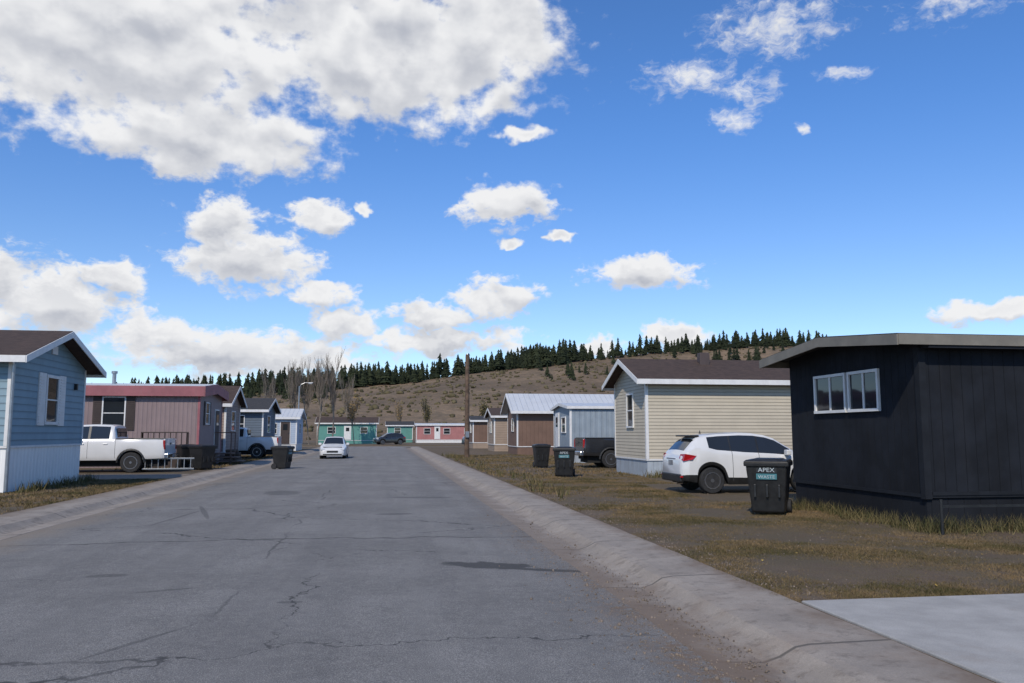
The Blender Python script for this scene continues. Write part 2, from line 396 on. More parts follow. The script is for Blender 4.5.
for i in range(1200):
    x=rnd.uniform(3.9,9) if i%2 else 3.95+abs(rnd.gauss(0,.3)); y=rnd.uniform(7.6,22); s=rnd.uniform(.005,.016)
    VV.append(IV*R.uniform(.6,1.2,(len(IV),1))*s+np.array([x,y,gz(x,y)+s*.3])); FF.append(IF+off); off+=len(IV)
bigmesh('gravel',np.vstack(VV),np.vstack(FF),mat('gravel',(.18,.14,.105),.9,.4,9))
# ------------------------------------------------------------ houses
def fb(name,face,pl,a0,a1,z0,z1,d0,d1,m,par,bev=0):
    ax,s=face[0],(1 if face[1]=='+' else -1)
    if ax=='x': return box(name,(pl+s*d0,a0,z0),(pl+s*d1,a1,z1),m,par,bev)
    return box(name,(a0,pl+s*d0,z0),(a1,pl+s*d1,z1),m,par,bev)
def window(par,face,pl,a0,a1,z0,z1,fm=white,split='h',fw=.06,gm_=glass,shut=None,curtain=0):
    fb('window_pane',face,pl,a0+fw*.5,a1-fw*.5,z0+fw*.5,z1-fw*.5,-.02,.012,gm_,par)
    if curtain: fb('curtain',face,pl,a0+fw,a1-fw,z1-fw-(z1-z0-2*fw)*curtain,z1-fw,.012,.016,pane_light,par)
    fb('window_frame',face,pl,a0,a1,z1-fw,z1,-.01,.05,fm,par); fb('window_frame',face,pl,a0,a1,z0,z0+fw,-.01,.06,fm,par)
    fb('window_frame',face,pl,a0,a0+fw,z0+fw,z1-fw,-.01,.048,fm,par); fb('window_frame',face,pl,a1-fw,a1,z0+fw,z1-fw,-.01,.048,fm,par)
    if split=='h': fb('window_mullion',face,pl,a0+fw,a1-fw,(z0+z1)/2-.02,(z0+z1)/2+.02,-.01,.03,fm,par)
    if split=='v': fb('window_mullion',face,pl,(a0+a1)/2-.025,(a0+a1)/2+.025,z0+fw,z1-fw,-.01,.03,fm,par)
    if shut:
        sw,smt=shut
        for q0,q1 in((a0-sw-.02,a0-.02),(a1+.02,a1+sw+.02)):
            fb('shutter',face,pl,q0,q1,z0-.03,z1+.03,0,.035,smt,par)
            k=int((z1-z0)/.09)
            for i in range(k):
                zz=z0+.04+i*(z1-z0-.06)/k; fb('louvre',face,pl,q0+.05,q1-.05,zz,zz+.035,.03,.05,smt,par)
def door(par,face,pl,a0,a1,z0,z1,m,steps=True,side=1):
    fb('door_frame',face,pl,a0-.07,a1+.07,z0,z1+.07,0,.03,white,par); fb('door',face,pl,a0,a1,z0+.02,z1,0,.05,m,par)
    fb('door_window',face,pl,a0+.2,a1-.2,z1-.75,z1-.2,.04,.056,glass,par)
    fb('door_knob',face,pl,a1-.12,a1-.07,z0+.95,z0+1.0,.04,.1,chrome,par)
    if steps:
        n=max(2,int(z0/.18)); 
        for i in range(n): fb('step',face,pl,a0-.15,a1+.15,z0-.2*(i+1)-.02,z0-.2*(i+1)+.03,.02,.9+i*.27,deckw,par) if z0-.2*(i+1)>.03 else None
        for a in(a0-.15,a1+.1):
            fb('stair_rail_post',face,pl,a,a+.05,0,z0+.9,.85,.9,deckw,par); fb('stair_rail',face,pl,a,a+.05,z0+.85,z0+.9,.05,.85,deckw,par)
def house(name,x0,x1,y0,y1,sk,eave,peak,wm,rm,tm,skm,ohx=.45,ohy=.35,rt=.1,corner=True,fh=.13,railm=None):
    r=root(name); ym=(y0+y1)/2; sl=(peak-eave)/(ym-y0)
    prism_x('wall',[(y0,sk),(y1,sk),(y1,eave),(ym,peak),(y0,eave)],x0,x1,wm,r)
    box('skirting',(x0+.03,y0+.03,-.1),(x1-.03,y1-.03,sk),skm,r)
    box('skirt_rail',(x0-.012,y0-.012,sk-.03),(x1+.012,y1+.012,sk+.03),railm or tm,r)
    yl,yr=y0-ohy,y1+ohy; zl=eave-ohy*sl+.012; pk=peak+.012
    X0,X1=x0-ohx,x1+ohx
    prism_x('roof',[(yl,zl),(ym,pk),(yr,zl),(yr,zl+rt),(ym,pk+rt),(yl,zl+rt)],X0,X1,rm,r)
    for a,b in((X0-.03,X0-.002),(X1+.002,X1+.03)):
        prism_x('rake_board',[(yl-.02,zl-fh+.02),(ym,pk-fh+.02),(yr+.02,zl-fh+.02),(yr+.02,zl+rt-.02),(ym,pk+rt-.02),(yl-.02,zl+rt-.02)],a,b,tm,r)
    for a,b in((yl-.028,yl-.002),(yr+.002,yr+.028)):
        box('fascia',(X0,a,zl-fh+.03),(X1,b,zl+rt-.015),tm,r)
    if corner:
        for xx,sx in((x0,-1),(x1,1)):
            for yy,sy in((y0,-1),(y1,1)):
                box('corner_board',(xx+sx*.018,yy-sy*.09,sk+.03),(xx-sx*.09,yy+sy*.018,eave-.01),tm,r)
    return r
def shingle(name,col):
    m,g,b,co=newmat(name); br=g.n('ShaderNodeTexBrick'); g.put(br.inputs['Vector'],co)
    br.inputs['Scale'].default_value=3.; br.inputs['Color1'].default_value=(*[q*.75 for q in col],1); br.inputs['Color2'].default_value=(*[q*1.25 for q in col],1)
    br.inputs['Mortar'].default_value=(*[q*.4 for q in col],1); br.inputs['Mortar Size'].default_value=.012
    c=g.mix(g.mr(g.noise(co,30,3,.7),.35,.65,.5,0),br.outputs[0],tuple(q*.5 for q in col))
    g.put(b.inputs['Base Color'],c); b.inputs['Roughness'].default_value=.92; bump(g,b,g.noise(co,60,2),.5,.006); return m
sh_brown=shingle('brown_shingles',(.070,.045,.034)); sh_dark=shingle('dark_shingles',(.045,.043,.043))
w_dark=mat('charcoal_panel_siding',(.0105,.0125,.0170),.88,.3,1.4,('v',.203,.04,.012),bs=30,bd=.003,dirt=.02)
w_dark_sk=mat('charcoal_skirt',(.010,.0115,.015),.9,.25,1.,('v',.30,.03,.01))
t_tan=mat('tan_fascia',(.19,.172,.138),.6,.15,2,dirt=.2)
wt=mat('charcoal_trim',(.012,.014,.018),.75,.2,3)
for q_ in (w_dark,w_dark_sk,wt): q_.node_tree.nodes['Principled BSDF'].inputs['Specular IOR Level'].default_value=.25
h=house('charcoal_mobile_home',8.95,24,12.8,17.35,.55,3.22,3.42,w_dark,sh_dark,t_tan,w_dark_sk,.55,.27,.05,False,.17,wt)
box('soffit_box',(8.96,12.53,3.02),(24,12.79,3.2),wt,h); 
for a0,a1 in((13.95,14.97),(15.05,16.25)): window(h,'x-',8.95,a0,a1,2.0,2.78,white,'v',.055,glass)
box('corner_board',(8.925,12.775,.5),(9.05,12.9,3.2),wt,h); box('belt_board',(9.06,12.77,.56),(24,12.785,.62),wt,h)
for xx in(12.,16.,20.): box('wall_batten',(xx,12.77,.62),(xx+.09,12.798,3.03),wt,h)
window(h,'y-',12.8,17,18.4,1.7,2.7,white,'v')
# cream home
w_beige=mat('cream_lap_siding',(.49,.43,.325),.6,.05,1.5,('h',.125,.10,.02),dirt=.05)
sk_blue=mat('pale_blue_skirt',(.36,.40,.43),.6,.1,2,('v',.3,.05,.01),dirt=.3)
h=house('cream_mobile_home',9.5,23,29.5,33.7,.62,3.62,4.42,w_beige,sh_brown,white,sk_blue,.42,.38,.1)
window(h,'x-',9.5,31.0,31.9,1.8,3.15,white,'h',.07)
fbv=mat('roof_vent',(.07,.05,.045),.6)
box('roof_vent',(12.2,30.9,4.1),(12.6,31.25,4.75),fbv,h,.02); box('roof_vent',(16.5,30.6,4.1),(16.8,30.9,4.5),fbv,h,.02)
lathe('plumbing_vent',[(.04,0),(.04,.5)],'z',(14.6,30.5,3.95),fbv,h,10)
window(h,'y-',29.5,18.5,19.8,1.9,3.,white,'v'); box('meter_box',(10.9,29.4,.9),(11.15,29.5,1.3),steel,h,.01)
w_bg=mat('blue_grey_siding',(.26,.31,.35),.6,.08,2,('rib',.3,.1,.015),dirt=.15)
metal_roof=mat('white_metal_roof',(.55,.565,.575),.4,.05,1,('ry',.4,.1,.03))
h=house('blue_grey_mobile_home',9.8,23,43.6,47.9,.7,3.0,3.22,w_bg,metal_roof,white,sk_blue,.15,.12,.05)
window(h,'x-',9.8,44.6,45.7,1.6,2.5); window(h,'y-',43.6,12.3,13.4,1.6,2.5)
door(h,'x-',9.8,46.4,47.3,.7,2.7,white,False)
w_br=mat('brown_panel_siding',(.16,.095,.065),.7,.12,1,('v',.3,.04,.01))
h=house('brown_mobile_home',9.6,24,60.5,65.2,.6,3.35,4.5,w_br,metal_roof,white,w_br,.5,.5,.1)
window(h,'x-',9.6,62,63,1.7,2.7); window(h,'y-',60.5,12.4,13.6,1.7,2.7)
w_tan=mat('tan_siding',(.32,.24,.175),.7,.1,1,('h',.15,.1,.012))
h=house('tan_mobile_home',9.4,22,72,76.5,.6,3.1,3.75,w_tan,sh_brown,white,w_tan,.3,.3)
window(h,'x-',9.4,73.6,74.7,1.6,2.6); window(h,'y-',72,11,12,1.6,2.6)
h=house('brown_mobile_home',9.0,22,86,90,.6,2.9,3.3,w_br,sh_dark,white,w_tan,.3,.3)
window(h,'x-',9.0,87.5,88.5,1.6,2.6)
# blue home, left
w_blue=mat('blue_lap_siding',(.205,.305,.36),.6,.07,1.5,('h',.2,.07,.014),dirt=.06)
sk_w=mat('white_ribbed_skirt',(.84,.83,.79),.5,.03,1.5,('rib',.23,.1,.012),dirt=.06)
h=house('blue_mobile_home',-23,-10.1,24.3,29.9,1.22,3.72,4.62,w_blue,sh_brown,white,sk_w,.5,.42,.1)
window(h,'x+',-10.1,26.6,27.6,1.85,3.35,white,'h',.09,glass,(.50,white))
lathe('downspout',[(.045,0),(.045,3.4)],'z',(-10.0,24.15,.05),steel,h,10)
box('gable_vent',(-10.1,26.9,4.0),(-10.06,27.3,4.25),white,h)
box('porch_light',(-10.1,28.9,3.0),(-10.0,29.0,3.2),black,h,.01)
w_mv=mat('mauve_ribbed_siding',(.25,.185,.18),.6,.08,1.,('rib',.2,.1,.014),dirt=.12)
t_red=mat('dusty_red_trim',(.30,.10,.11),.6,.12,2,dirt=.15)
t_brn=mat('brown_shutter',(.05,.035,.03),.7,.1,3)
h=house('mauve_mobile_home',-26,-8.7,41,46.4,.5,3.72,3.95,w_mv,metal_roof,t_red,w_mv,.25,.25,.1,True,.42,w_mv)
window(h,'y-',41,-13.05,-12.0,1.75,3.3,white,'h',.06,glass,(.38,t_brn))
window(h,'x+',-8.7,42.2,43.1,2.,3.1,white,'h',.06,glass,(.3,t_brn)); 
lathe('chimney_pipe',[(.09,0),(.09,.6),(.14,.6),(.14,.72)],'z',(-13.2,43,3.9),steel,h,12)
door(h,'x+',-8.7,44.6,45.5,.75,2.75,t_brn,True)
for i in range(9): box('deck_board',(-10.9+i*.23,39.6,.70),(-10.69+i*.23,40.98,.74),deckw,h)
for i in range(9): box('rail_picket',(-10.85+i*.24,39.6,.76),(-10.81+i*.24,39.64,1.6),t_brn,h)
box('deck_rail',(-10.9,39.58,1.6),(-8.85,39.66,1.65),t_brn,h)
for xx in(-10.9,-8.93): box('deck_post',(xx,39.6,0),(xx+.09,39.69,1.6),t_brn,h)
for i in range(3): box('deck_step',(-8.83+i*.28,39.7,.5-.2*i),(-8.56+i*.28,40.9,.54-.2*i),deckw,h)
box('deck_skirt',(-10.9,39.7,0),(-8.9,39.73,.69),t_brn,h)
w_tb=mat('taupe_siding',(.27,.20,.17),.7,.08,1,('h',.16,.1,.01))
h=house('taupe_mobile_home',-22,-9.0,49.2,53.8,.5,3.3,4.3,w_tb,sh_brown,white,w_tb,.35,.3)
window(h,'x+',-9.,50.8,52.1,1.7,2.9); 
w_sl=mat('slate_siding',(.10,.13,.165),.7,.08,1,('h',.18,.1,.01))
h=house('slate_mobile_home',-24,-8.8,62.5,69,.6,3.3,4.15,w_sl,sh_dark,white,w_sl,.4,.4)
window(h,'y-',62.5,-11.2,-10.1,1.6,2.9); window(h,'x+',-8.8,64.5,66.,1.6,2.9); door(h,'y-',62.5,-12.9,-12.,.7,2.8,white,False)
w_pb=mat('pale_blue_siding',(.38,.45,.54),.6,.05,1,('h',.18,.1,.01))
h=house('pale_blue_mobile_home',-22,-7.9,77,82.5,.6,3.0,3.75,w_pb,metal_roof,white,white,.3,.3)
window(h,'y-',77,-10.6,-9.6,1.5,2.5); window(h,'x+',-7.9,79,80.2,1.5,2.5); door(h,'y-',77,-9.3,-8.5,.6,2.6,t_brn,False)
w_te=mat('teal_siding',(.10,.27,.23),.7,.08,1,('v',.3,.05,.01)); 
h=house('teal_mobile_home',-10.,-1.3,126,131,.5,3.1,3.9,w_te,sh_brown,white,w_te,.3,.3)
window(h,'y-',126,-8.5,-7.3,1.5,2.5);window(h,'y-',126,-3.7,-2.6,1.5,2.5);door(h,'y-',126,-6,-5.1,.6,2.6,white,False)
h=house('teal_mobile_home',.3,4.6,142,147,.5,2.9,3.5,w_te,sh_dark,white,w_te,.3,.3)
window(h,'y-',142,1.5,2.6,1.5,2.5)
w_pk=mat('salmon_siding',(.38,.16,.15),.7,.1,1,('v',.3,.05,.01))
h=house('salmon_mobile_home',5.,15.4,136,140.5,.5,2.9,3.1,w_pk,metal_roof,white,white,.2,.2)
for a in(6.2,9.4,12.8): window(h,'y-',136,a,a+1.1,1.4,2.4)
door(h,'y-',136,8,8.8,.6,2.6,white,False)
h=house('brown_mobile_home',17.5,30,130,134.5,.5,2.9,3.4,w_br,sh_dark,white,w_tan,.3,.3); window(h,'y-',130,19,20,1.5,2.4)
h=house('slate_mobile_home',-26,-13,124,128.5,.5,2.9,3.5,w_sl,metal_roof,white,w_sl,.3,.3); window(h,'y-',124,-16,-15,1.5,2.4)
# ------------------------------------------------------------ vehicles
def wheel(par,x,y,r,side,w=.23):
    rr=.64*r
    lathe('tire',[(rr,-w/2),(r*.93,-w/2),(r,-w/2+.03),(r,w/2-.03),(r*.93,w/2),(rr,w/2)],'y',(x,y,r),rubber,par,32)
    lathe('rim',[(rr+.01,-.02*side),(rr+.01,side*(w/2+.001)),(rr-.02,side*(w/2+.001)),(rr-.035,side*(w/2-.05)),(.02,side*(w/2-.04))],'y',(x,y,r),liner,par,32)
    o=side*(w/2-.012)
    vs=[];fs=[]
    for k in range(5):
        for dl in(-.14,.14):
            a=2*math.pi*k/5+.3+dl; c,s=math.cos(a),math.sin(a); hw=.026
            b=len(vs)
            for (q,t,dy) in((.03,-hw,0),(.03,hw,0),(rr-.01,hw*1.1,.010*side),(rr-.01,-hw*1.1,.010*side)):
                vs.append((x+q*c-t*s,y+o+dy,r+q*s+t*c)); 
            for (q,t,dy) in((.03,-hw,0),(.03,hw,0),(rr-.01,hw*1.1,.010*side),(rr-.01,-hw*1.1,.010*side)):
                vs.append((x+q*c-t*s,y+o+dy-.03*side,r+q*s+t*c))
            fs+=[(b,b+1,b+2,b+3),(b,b+4,b+5,b+1),(b+1,b+5,b+6,b+2),(b+3,b+2,b+6,b+7),(b,b+3,b+7,b+4)]
    mesh('rim_spokes',vs,fs,alloy,par)
    lathe('rim_lip',[(rr-.025,o-.01*side),(rr-.025,o+.022*side),(rr+.004,o+.022*side),(rr+.004,o-.01*side)],'y',(x,y,r),alloy,par,32)
    lathe('hub',[(.05,o-.02*side),(.05,o+.018*side)],'y',(x,y,r),alloy,par,14)
def car(name,sp,loc,rz,paint):
    r=root(name,loc,rz); L=sp['L']
    I=lambda key,x: float(np.interp(x,[p[0] for p in sp[key]],[p[1] for p in sp[key]]))
    st=set(np.round(np.concatenate([np.linspace(0,.6,25),np.linspace(.6,L-.5,int((L-1.1)/.045)),np.linspace(L-.5,L,20)]),4))
    for s in sp['seams']: st|={round(s-.007,4),round(s+.007,4)}
    for a in sp.get('extra',[]): st.add(a)
    st=sorted(st); ar=sp['ar']; wr_=sp['r']
    ts=[0,.10,.22,.45,.7,.88,1.]; tw=[.955,.985,.995,1.,.985,.96,.935]
    rings=[]
    for x in st:
        w=I('w',x); hb=I('belt',x); ht=I('top',x); wr=I('wr',x)
        zb=I('sill',x)
        for xw in sp['wx']:
            if abs(x-xw)<ar: zb=max(zb,wr_+math.sqrt(ar*ar-(x-xw)**2)-.0)
        pts=[]
        hb_=max(hb,zb+.05)
        for t,q in zip(ts,tw): pts.append((w*q,zb+(hb_-zb)*t))
        wb=w*.925
        d=ht-hb_
        if d>=0:
            for t in(.07,.55,.93): pts.append((wb+(wr-wb)*t+.0*t,hb_+ (d-.035*min(1,d*4))*t))
            pts+= [(wr*.93,ht-.012*min(1,d*6)),(wr*.5,ht+.012),(0,ht+.018)]
        else:
            pts+=[(wb-.02,hb_),(wb-.035,hb_+d*.5),(wb-.04,ht),(wb*.8,ht),(wb*.4,ht),(0,ht)]
        rings.append([(x,-y,z) for y,z in pts]+[(x,y,z) for y,z in pts[-2::-1]])
    n=len(rings[0]); vs=[p for q in rings for p in q]; fs=[];mi=[]
    N=len(ts)
    for j in range(len(st)-1):
        xm=(st[j]+st[j+1])/2; d=I('top',xm)-I('belt',xm)
        for i in range(n-1):
            k=i if i<(n-1)/2 else n-2-i
            m=0
            if k<=0 : m=2 if sp['clad'] else 0
            if k==1 and sp['clad'] and sp['clad']>1: m=2
            if any(abs(xm-s)<.006 for s in sp['seams']) and 1<=k<=N-1: m=3
            if k in(N,N+1) and d>.10:
                if any(a<xm<b for a,b in sp['side']): m=1
                elif sp['side'][0][0]<xm<sp['side'][-1][1]: m=2
            if k>=N+3 and d>-.01 and any(a<xm<b for a,b in sp['wind']): m=1
            if k>=N+1 and d<-.1: m=2
            fs.append((j*n+i,(j+1)*n+i,(j+1)*n+i+1,j*n+i+1)); mi.append(m)
    fs.append(tuple(range(n))[::1]); mi.append(0); b=(len(st)-1)*n; fs.append(tuple(b+i for i in range(n))[::-1]); mi.append(0)
    vs2=[(x-L/2,y,z) for x,y,z in vs]
    o=mesh('body',vs2,fs,[paint,glass,black,seam],r,mi,smooth=True)
    bm=bmesh.new(); bm.from_mesh(o.data); bmesh.ops.recalc_face_normals(bm,faces=bm.faces)
    for e in bm.edges:
        if len(e.link_faces)==2 and (e.calc_face_angle(0)>.6 or e.link_faces[0].material_index!=e.link_faces[1].material_index): e.smooth=False
    bm.to_mesh(o.data); bm.free()
    W=max(p[1] for p in sp['w'])
    box('underbody',(-L/2+.25,-W+.27,.24),(L/2-.25,W-.27,min(.8,I('belt',L/2)-.1)),liner,r)
    for xw in sp['wx']:
        box('axle',(xw-L/2-.05,-W+.15,wr_-.05),(xw-L/2+.05,W-.15,wr_+.05),liner,r)
        for s in(-1,1): wheel(r,xw-L/2,s*(W-.115-.02),wr_,s)
    mx=sp['mirror']
    for s in(-1,1):
        ms=sp.get('ms',(.09,.10,.075))
        box('mirror',(mx-L/2-ms[0],s*(W*.93),sp['mz']-ms[2]),(mx-L/2+ms[0]*.5,s*(W*.93+ms[1]*2),sp['mz']+ms[2]),paint,r,.03)
        for hx_ in sp['handles']: box('door_handle',(hx_-L/2,s*(W*.985-.02),sp['hz']),(hx_-L/2+.17,s*(W*.985+.022),sp['hz']+.03),sp.get('hm',paint),r,.008)
    sp['extra_parts'](r,L,W)
    return r
def suv_parts(r,L,W):
    h=-L/2
    for s in(-1,1):
        vs=[(h+.02,s*.60,.93),(h+.06,s*.60,1.04),(h+.10,s*.845,1.05),(h+.40,s*.872,1.0),(h+.28,s*.90,.90),(h+.05,s*.83,.86)]
        vi=[(x+.10,y-s*.12,z) for x,y,z in vs]
        n=6; o=mesh('tail_light',vs+vi,[(0,1,2,3,4,5),(11,10,9,8,7,6)]+[(i,(i+1)%6,6+(i+1)%6,6+i) for i in range(6)],red_lens,r)
        bm=bmesh.new(); bm.from_mesh(o.data); bmesh.ops.recalc_face_normals(bm,faces=bm.faces); bm.to_mesh(o.data); bm.free()
        box('headlight',(-h-.28,s*.52,.72),(-h-.06,s*.80,.86),clear_lens,r,.03)
        box('reflector',(h-.012,s*.62,.42),(h+.1,s*.78,.47),red_lens,r,.01)
    box('rear_bumper_cladding',(h-.018,-.74,.30),(h+.1,.74,.52),black,r,.03)
    box('license_plate',(h-.008,-.17,.74),(h+.03,.17,.87),pane_light,r); box('chrome_strip',(h+.0,-.35,.90),(h+.05,.35,.925),chrome,r,.005)
    box('rear_spoiler',(h+.34,-.54,1.50),(h+.62,.54,1.545),black,r,.015)
    lathe('antenna',[(.03,0),(.008,.09)],'z',(h+.85,0,1.58),black,r,10)
    box('grille',(-h-.1,-.5,.55),(-h+.01,.5,.72),black,r,.02); box('front_bumper_cladding',(-h-.1,-.7,.28),(-h+.012,.7,.4),black,r,.02)
    lathe('exhaust',[(.03,0),(.03,.15)],'x',(h-.02,-.5,.27),chrome,r,10)
SUV=dict(L=4.3,r=.345,ar=.405,wx=[.84,3.45],clad=2,
 w=[(0,.70),(.06,.80),(.2,.86),(.5,.88),(3.7,.88),(4.05,.83),(4.22,.74),(4.3,.62)],
 wr=[(0,.62),(.12,.66),(.5,.60),(1.5,.60),(2.6,.60),(3.3,.70),(4.,.66),(4.3,.52)],
 sill=[(0,.36),(.4,.30),(1.2,.24),(3.1,.24),(3.9,.28),(4.3,.34)],
 belt=[(0,.80),(.04,.95),(.15,1.07),(.4,1.20),(.75,1.19),(1.0,1.12),(1.8,1.05),(3.2,.99),(3.8,.90),(4.15,.78),(4.3,.60)],
 top=[(0,.84),(.05,1.0),(.14,1.12),(.36,1.36),(.52,1.48),(.75,1.54),(1.1,1.58),(1.7,1.61),(2.1,1.60),(2.45,1.55),(2.7,1.47),(3.3,1.10),(3.9,.99),(4.2,.84),(4.3,.66)],
 seams=[1.42,2.18,3.16],side=[(.78,1.37),(1.41,2.14),(2.22,3.12)],wind=[(.15,.46),(2.56,3.26)],
 mirror=2.98,mz=1.08,handles=[2.28],hz=.88,extra_parts=suv_parts)
SED=dict(SUV); SED.update(L=4.4,wx=[.9,3.5],
 wr=[(0,.60),(.5,.66),(1.,.56),(1.6,.57),(2.4,.57),(3.1,.68),(4.,.66),(4.4,.5)],
 w=[(0,.68),(.06,.78),(.2,.84),(.5,.86),(3.8,.86),(4.15,.81),(4.32,.72),(4.4,.6)],clad=0,
 belt=[(0,.72),(.04,.86),(.2,.93),(.9,.95),(2,.92),(3.2,.88),(3.9,.78),(4.25,.68),(4.4,.5)],
 top=[(0,.76),(.05,.92),(.2,.98),(.55,1.02),(1.2,1.38),(1.7,1.44),(2.3,1.42),(3.2,.95),(3.9,.84),(4.3,.70),(4.4,.56)],
 sill=[(0,.32),(.4,.24),(3.9,.22),(4.4,.26)],r=.32,ar=.37,
 seams=[1.6,2.25,3.05],side=[(1.0,1.55),(1.62,2.2),(2.3,3.0)],wind=[(.6,1.15),(2.38,3.15)],mirror=2.85,mz=.97,handles=[2.3],hz=.76)
def sed_parts(r,L,W):
    h=-L/2
    for s in(-1,1):
        box('tail_light',(h+.01,s*.5,.74),(h+.16,s*.80,.86),red_lens,r,.03)
        box('headlight',(-h-.26,s*.46,.58),(-h-.04,s*.76,.69),clear_lens,r,.03)
    box('grille',(-h-.1,-.36,.42),(-h+.012,.36,.56),black,r,.02); box('lower_grille',(-h-.1,-.6,.27),(-h+.01,.6,.36),black,r,.02)
    box('license_plate',(h-.01,-.16,.6),(h+.03,.16,.72),pane_light,r)
SED['extra_parts']=sed_parts
def pk_parts(r,L,W):
    h=-L/2
    for s in(-1,1):
        box('tail_light',(h-.012,s*.80,.92),(h+.07,s*.965,1.32),red_lens,r,.02)
        box('headlight',(-h-.16,s*.66,.92),(-h-.02,s*.93,1.10),clear_lens,r,.03)
        box('bed_rail_cap',(h+.07,s*.89,1.355),(h+1.9,s*.965,1.385),black,r,.01)
        for xw in(1.28,4.98):
            vs=[];fs=[]
            for i in range(13):
                a=math.pi*i/12
                for q,o in((.50,.0),(.50,.045),(.56,.03),(.57,0.)): vs.append((h+xw+q*math.cos(a),s*(.985+o-.02),.41+q*math.sin(a)))
            for i in range(12):
                for k in range(3): fs.append((i*4+k,i*4+k+1,i*4+k+5,i*4+k+4))
            mesh('wheel_arch_flare',vs,fs,black,r)
    box('rear_bumper',(h-.14,-.92,.56),(h+.02,.92,.76),chrome,r,.03); box('tailgate_handle',(h-.008,-.13,1.12),(h+.03,.13,1.2),black,r,.01)
    box('license_plate',(h-.15,-.16,.6),(h-.135,.16,.72),pane_light,r)
    box('rear_cab_glass',(h+1.925,-.62,1.42),(h+1.95,.62,1.80),glass,r)
    box('grille',(-h-.1,-.62,.80),(-h+.02,.62,1.12),black,r,.03); box('front_bumper',(-h-.12,-.95,.5),(-h+.06,.95,.74),chrome,r,.04)
    box('chassis',(h+.1,-.5,.4),(-h-.1,.5,.56),liner,r)
PK=dict(L=5.9,r=.41,ar=.49,wx=[1.28,4.98],clad=0,
 w=[(0,.96),(.08,.985),(.3,1.),(5.2,1.),(5.6,.96),(5.82,.90),(5.9,.80)],
 wr=[(0,.9),(1.9,.9),(1.92,.74),(2.1,.73),(3.3,.73),(4.2,.82),(5.2,.84),(5.9,.74)],
 sill=[(0,.58),(.5,.56),(1.9,.50),(4.3,.50),(5.3,.5),(5.9,.6)],
 belt=[(0,1.35),(1.88,1.35),(1.95,1.33),(3.8,1.30),(4.3,1.24),(5.4,1.16),(5.8,1.08),(5.9,.95)],
 top=[(0,1.36),(.07,1.36),(.075,.85),(1.88,.85),(1.885,1.36),(1.92,1.40),(2.0,1.86),(2.12,1.93),(2.8,1.955),(3.3,1.93),(4.15,1.36),(4.3,1.31),(5.3,1.25),(5.7,1.18),(5.86,1.08),(5.9,.98)],
 extra=[.07,.075,1.88,1.885,1.92],seams=[1.90,2.95,4.02],side=[(2.14,2.88),(2.98,3.92)],wind=[(3.36,4.12)],
 mirror=3.85,mz=1.38,ms=(.10,.13,.13),handles=[2.2,3.1],hz=1.14,extra_parts=pk_parts)
car('parked_suv',SUV,(9.9,21.95,0),0,paint_white)
car('pickup_truck',PK,(-11.85,36.7,0),math.pi,paint_white)
car('pickup_truck',PK,(-9.7,55.6,0),math.pi,paint_white)
car('pickup_truck',PK,(11.9,38.0,0),0,paint_black)
car('parked_car',SED,(-3.35,57,-.09),-math.pi/2,paint_white)
car('parked_suv',SUV,(.6,118,0),rad(200),paint_black)
car('parked_suv',SUV,(11.2,98,0),rad(10),paint_dark)
# ------------------------------------------------------------ bins
binlab=mat('bin_label',(.42,.47,.48),.5,.1,10); teal=mat('bin_label_teal',(.05,.17,.19),.5,.1,10)
def trash_bin(loc,rz,label=True,sc=1.):
    r=root('trash_bin',loc,rz); r.scale=(sc,sc,1)
    def fr(name,z0,z1,a0,a1,m,bev=.02):
        vs=[]
        for z,(hx,hy,ox) in((z0,a0),(z1,a1)):
            vs+=[(ox-hx,-hy,z),(ox+hx,-hy,z),(ox+hx,hy,z),(ox-hx,hy,z)]
        o=mesh(name,vs,[(0,3,2,1),(4,5,6,7),(0,1,5,4),(1,2,6,5),(2,3,7,6),(3,0,4,7)],m,r)
        md=o.modifiers.new('b','BEVEL'); md.width=bev; md.segments=3; return o
    fr('bin_body',.05,.98,(.29,.27,0.02),(.40,.345,0),black,.035)
    fr('bin_rim',.95,1.02,(.425,.37,0),(.43,.375,0),black,.012)
    fr('bin_lid',1.022,1.075,(.44,.385,0),(.40,.34,0),black,.02); fr('bin_lid_ridge',1.07,1.10,(.33,.27,0),(.28,.22,0),black,.015)
    for y in(-.2,0,.2): box('body_rib',(-.37,y-.02,.35),(-.3,y+.02,.60),black,r,.01)
    for s in(-1,1):
        lathe('wheel',[(.13,-.035),(.14,-.02),(.14,.02),(.13,.035)],'y',(.28,s*.30,.14),rubber,r,20)
        box('handle_bracket',(.40,s*.25-.02,.93),(.50,s*.25+.02,1.03),black,r,.01)
    lathe('axle',[(.015,-.3),(.015,.3)],'y',(.28,0,.14),steel,r,8); lathe('handle',[(.016,-.27),(.016,.27)],'y',(.49,0,1.0),black,r,8)
    if label:
        box('label',(-.392,-.17,.83),(-.378,.17,.93),black,r); box('label_band',(-.385,-.17,.70),(-.369,.17,.81),teal,r)
        for body,z,sz,mm in(('APEX',.845,.115,binlab),('WASTE',.72,.085,binlab)):
            cu=bpy.data.curves.new('label_text','FONT'); cu.body=body; cu.size=sz; cu.align_x='CENTER'; cu.extrude=.001
            t=bpy.data.objects.new('label_text',cu); COL.objects.link(t); t.parent=r; t.location=(-.396 if z>.8 else -.389,0,z); t.rotation_euler=(math.pi/2,0,-math.pi/2); cu.materials.append(mm)
    return r
trash_bin((7.6,15.75,0),rad(58),True,1.14); trash_bin((6.55,30.1,0),rad(75),True,1.1); trash_bin((7.15,37.9,0),rad(90),False)
